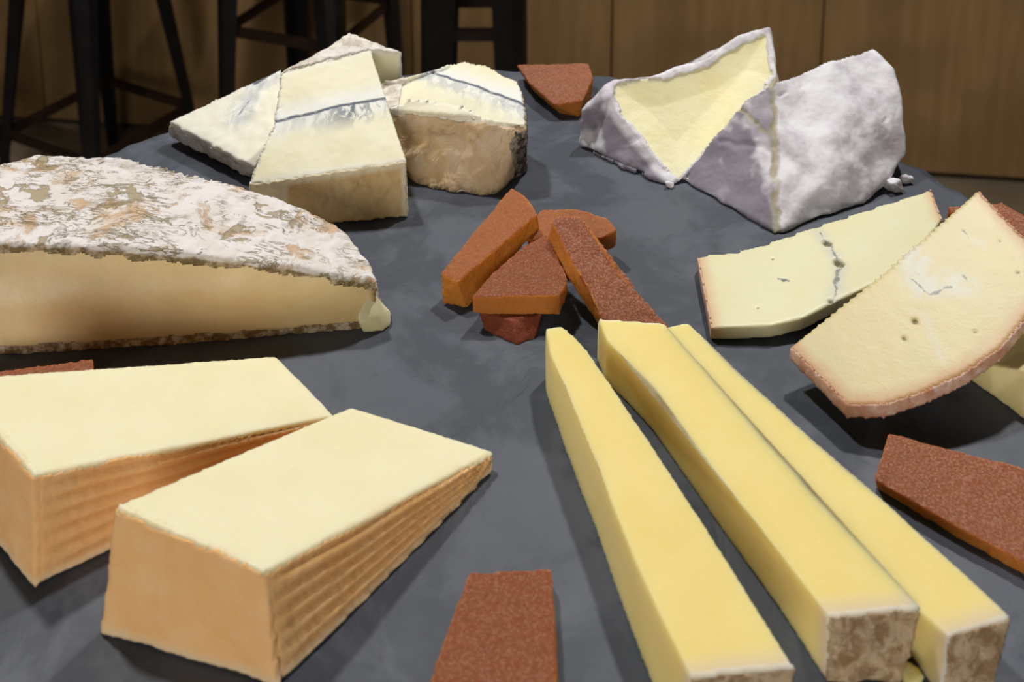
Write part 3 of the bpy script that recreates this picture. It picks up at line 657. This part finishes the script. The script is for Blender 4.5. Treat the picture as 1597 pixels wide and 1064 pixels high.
# ------------------------------------------------------------------ quince paste strips
def strip(label, top, bots, mat='quince', group='strips of quince paste', vox=.05, rough=.02):
    s = Solid(prism(top, bots), vox, 3, lambda v, r, n: rough * fbm(v, 2.0, 3) + rough * .9 * fbm(v, 6, 1))
    up = np.array([1.0 if r == 'top' else .25 for r in s.reg])
    o = obj('quince_paste_strip', s.mesh('quince_paste_strip', {'up': up}), MAT[mat]); o.location = s.loc()
    return tag(o, label, 'quince paste', group)
strip('orange-brown quince paste strip lying alone at the back, between blue cheese and camembert',
      [(0.21, 18.19, 0.90), (0.71, 16.91, 0.70), (1.74, 15.21, 0.60), (2.95, 15.31, 0.75), (3.50, 16.85, 1.00), (3.41, 18.17, 1.00)],
      [(0.39, 18.73, 0.20), (1.02, 17.05, 0.15), (1.98, 15.57, 0.00), (2.82, 15.26, 0.00), (3.40, 16.49, 0.00), (3.41, 18.17, 0.00)], 'quince_frosted')
strip('dark quince paste piece crushed under the central pile',
      [(-1.01, 3.38, 0.40), (0.03, 2.98, 0.45), (0.88, 3.30, 0.40), (1.00, 4.25, 0.40), (-0.75, 4.39, 0.40)], [(-0.81, 3.09, 0.00), (0.14, 2.56, 0.00), (0.68, 2.81, 0.00), (1.00, 4.25, 0.00), (-0.75, 4.39, 0.00)], 'quince_dark', 'pile of quince paste in the middle')
p2 = [(0.48, 5.66, 1.15), (2.17, 5.79, 1.10), (2.89, 5.85, 1.10), (3.38, 6.24, 1.10), (3.13, 6.70, 1.20), (2.09, 7.10, 1.30), (0.92, 7.00, 1.30)]
strip('orange quince paste bar lying crosswise at the back of the central pile', p2, drop(p2, .6), 'quince_orange', 'pile of quince paste in the middle')
strip('smooth orange quince paste bar propped up at the left of the central pile',
      [(-2.18, 4.52, 0.85), (-1.66, 4.00, 0.90), (0.80, 5.87, 1.90), (0.45, 6.78, 1.95), (-0.03, 7.28, 1.95)], [(-2.11, 4.23, 0.00), (-1.38, 4.01, 0.00), (0.89, 6.09, 1.25), (0.45, 6.88, 1.00), (-0.03, 7.38, 1.00)], 'quince_orange', 'pile of quince paste in the middle')
p3 = [(-1.19, 3.33, 0.95), (1.40, 3.34, 1.00), (1.67, 3.87, 1.10), (1.11, 5.72, 1.35), (0.33, 5.24, 1.20), (-0.63, 4.26, 1.00)]
strip('sugary quince paste slab with a straight orange cut edge, front of the central pile', p3, [(-1.17, 3.25, 0.42), (1.38, 3.20, 0.42)] + drop(p3[2:], .5), 'quince', 'pile of quince paste in the middle')
p4 = [(1.24, 5.51, 1.90), (1.86, 4.16, 1.55), (2.25, 3.47, 1.30), (2.53, 2.59, 0.85), (2.75, 2.37, 0.70), (4.50, 2.49, 0.60), (4.24, 2.85, 0.70), (3.24, 3.91, 1.20), (2.70, 4.77, 1.65), (2.15, 5.73, 1.95), (1.41, 5.73, 1.95)]
strip('sugar-grained quince paste strip leaning down to the right of the central pile', p4,
      [(1.12, 5.51, 1.30), (1.65, 4.12, 1.00), (2.03, 3.67, 0.70), (2.38, 3.29, 0.30), (2.63, 2.89, 0.10), (4.55, 2.72, 0.20)] + drop(p4[6:], .55), 'quince_frosted', 'pile of quince paste in the middle')
strip('quince paste strip lying at the right frame edge beside the cheese sticks',
      [(9.44, -0.88, 0.42), (8.59, -2.19, 0.40), (9.34, -2.82, 0.42), (10.09, -3.46, 0.42), (11.11, -4.24, 0.42), (11.88, -4.82, 0.42), (13.38, -2.24, 0.42), (12.34, -1.90, 0.45), (11.02, -1.44, 0.45)],
      [(9.44, -0.88, 0.00), (8.72, -2.04, 0.00), (9.45, -2.72, 0.00), (10.18, -3.38, 0.00), (11.18, -4.19, 0.00), (11.93, -4.81, 0.00), (13.38, -2.24, 0.00), (12.34, -1.90, 0.00), (11.02, -1.44, 0.00)], 'quince_frosted')
strip('quince paste strip standing out at the bottom centre, cut by the frame',
      [(-0.90, -4.48, 0.45), (-1.26, -5.53, 0.45), (-1.56, -6.62, 0.45), (-1.76, -7.34, 0.45), (0.82, -7.34, 0.45), (0.86, -5.88, 0.45), (0.86, -4.38, 0.45)],
      [(-0.97, -4.40, 0.00), (-1.34, -5.46, 0.00), (-1.64, -6.52, 0.00), (-1.83, -7.23, 0.00), (0.88, -7.23, 0.00), (0.92, -5.77, 0.00), (0.86, -4.38, 0.00)])
strip('quince paste strip mostly hidden between the brie and the orange wedges',
      [(-14.77, 0.87, 0.50), (-14.36, 0.14, 0.50), (-11.19, 0.78, 0.50), (-11.50, 1.46, 0.50)], flat([(-14.77, 0.87, 0.50), (-14.36, 0.14, 0.50), (-11.19, 0.78, 0.50), (-11.50, 1.46, 0.50)]))
pr = [(14.74, 7.77, 0.90), (14.74, 6.73, 0.90), (16.31, 6.13, 1.00), (16.95, 5.87, 1.00), (16.96, 6.91, 1.10), (16.55, 7.76, 1.05)]
strip('quince paste strip peeking out behind the tilted blue-specked slice', pr, flat(pr), 'quince_frosted')

# ------------------------------------------------------------------ crumbs
def crumb(label, cx, cy, r, mat, seed):
    random.seed(seed)
    pts = [(cx + r * random.uniform(-1, 1), cy + r * random.uniform(-.7, .7), r * random.uniform(0, 1.1)) for _ in range(14)] + [(cx - r * .6, cy, 0), (cx + r * .6, cy, 0), (cx, cy - r * .5, 0)]
    s = Solid(hull(pts, lambda n, c_: 'x'), .04, 4, lambda v, r_, n: .03 * fbm(v, 4, 2))
    o = obj('cheese_crumb', s.mesh('cheese_crumb', {'crease': np.full(len(s.V), 1.0), 'edge': np.full(len(s.V), 9.0)}), MAT[mat]); o.location = s.loc()
    tag(o, label, 'crumb')
q = (13.86, 10.13, 0.00); crumb('white rind crumb on the slate behind the flat blue-specked slice', q[0], q[1], .42, 'bloomy_rind', 3)
q = (14.52, 10.61, 0.00); crumb('bluish white rind crumb tucked against the right camembert piece', q[0], q[1], .30, 'bloomy_rind', 8)
q = (5.76, 10.29, 0.00); crumb('tiny white rind crumb where the two camembert pieces meet', q[0], q[1], .20, 'bloomy_rind', 5)
q = (7.83, -6.31, 0.00); crumb('cream cheese crumb between the middle and right sticks', q[0], q[1], .33, 'comte_paste', 6)
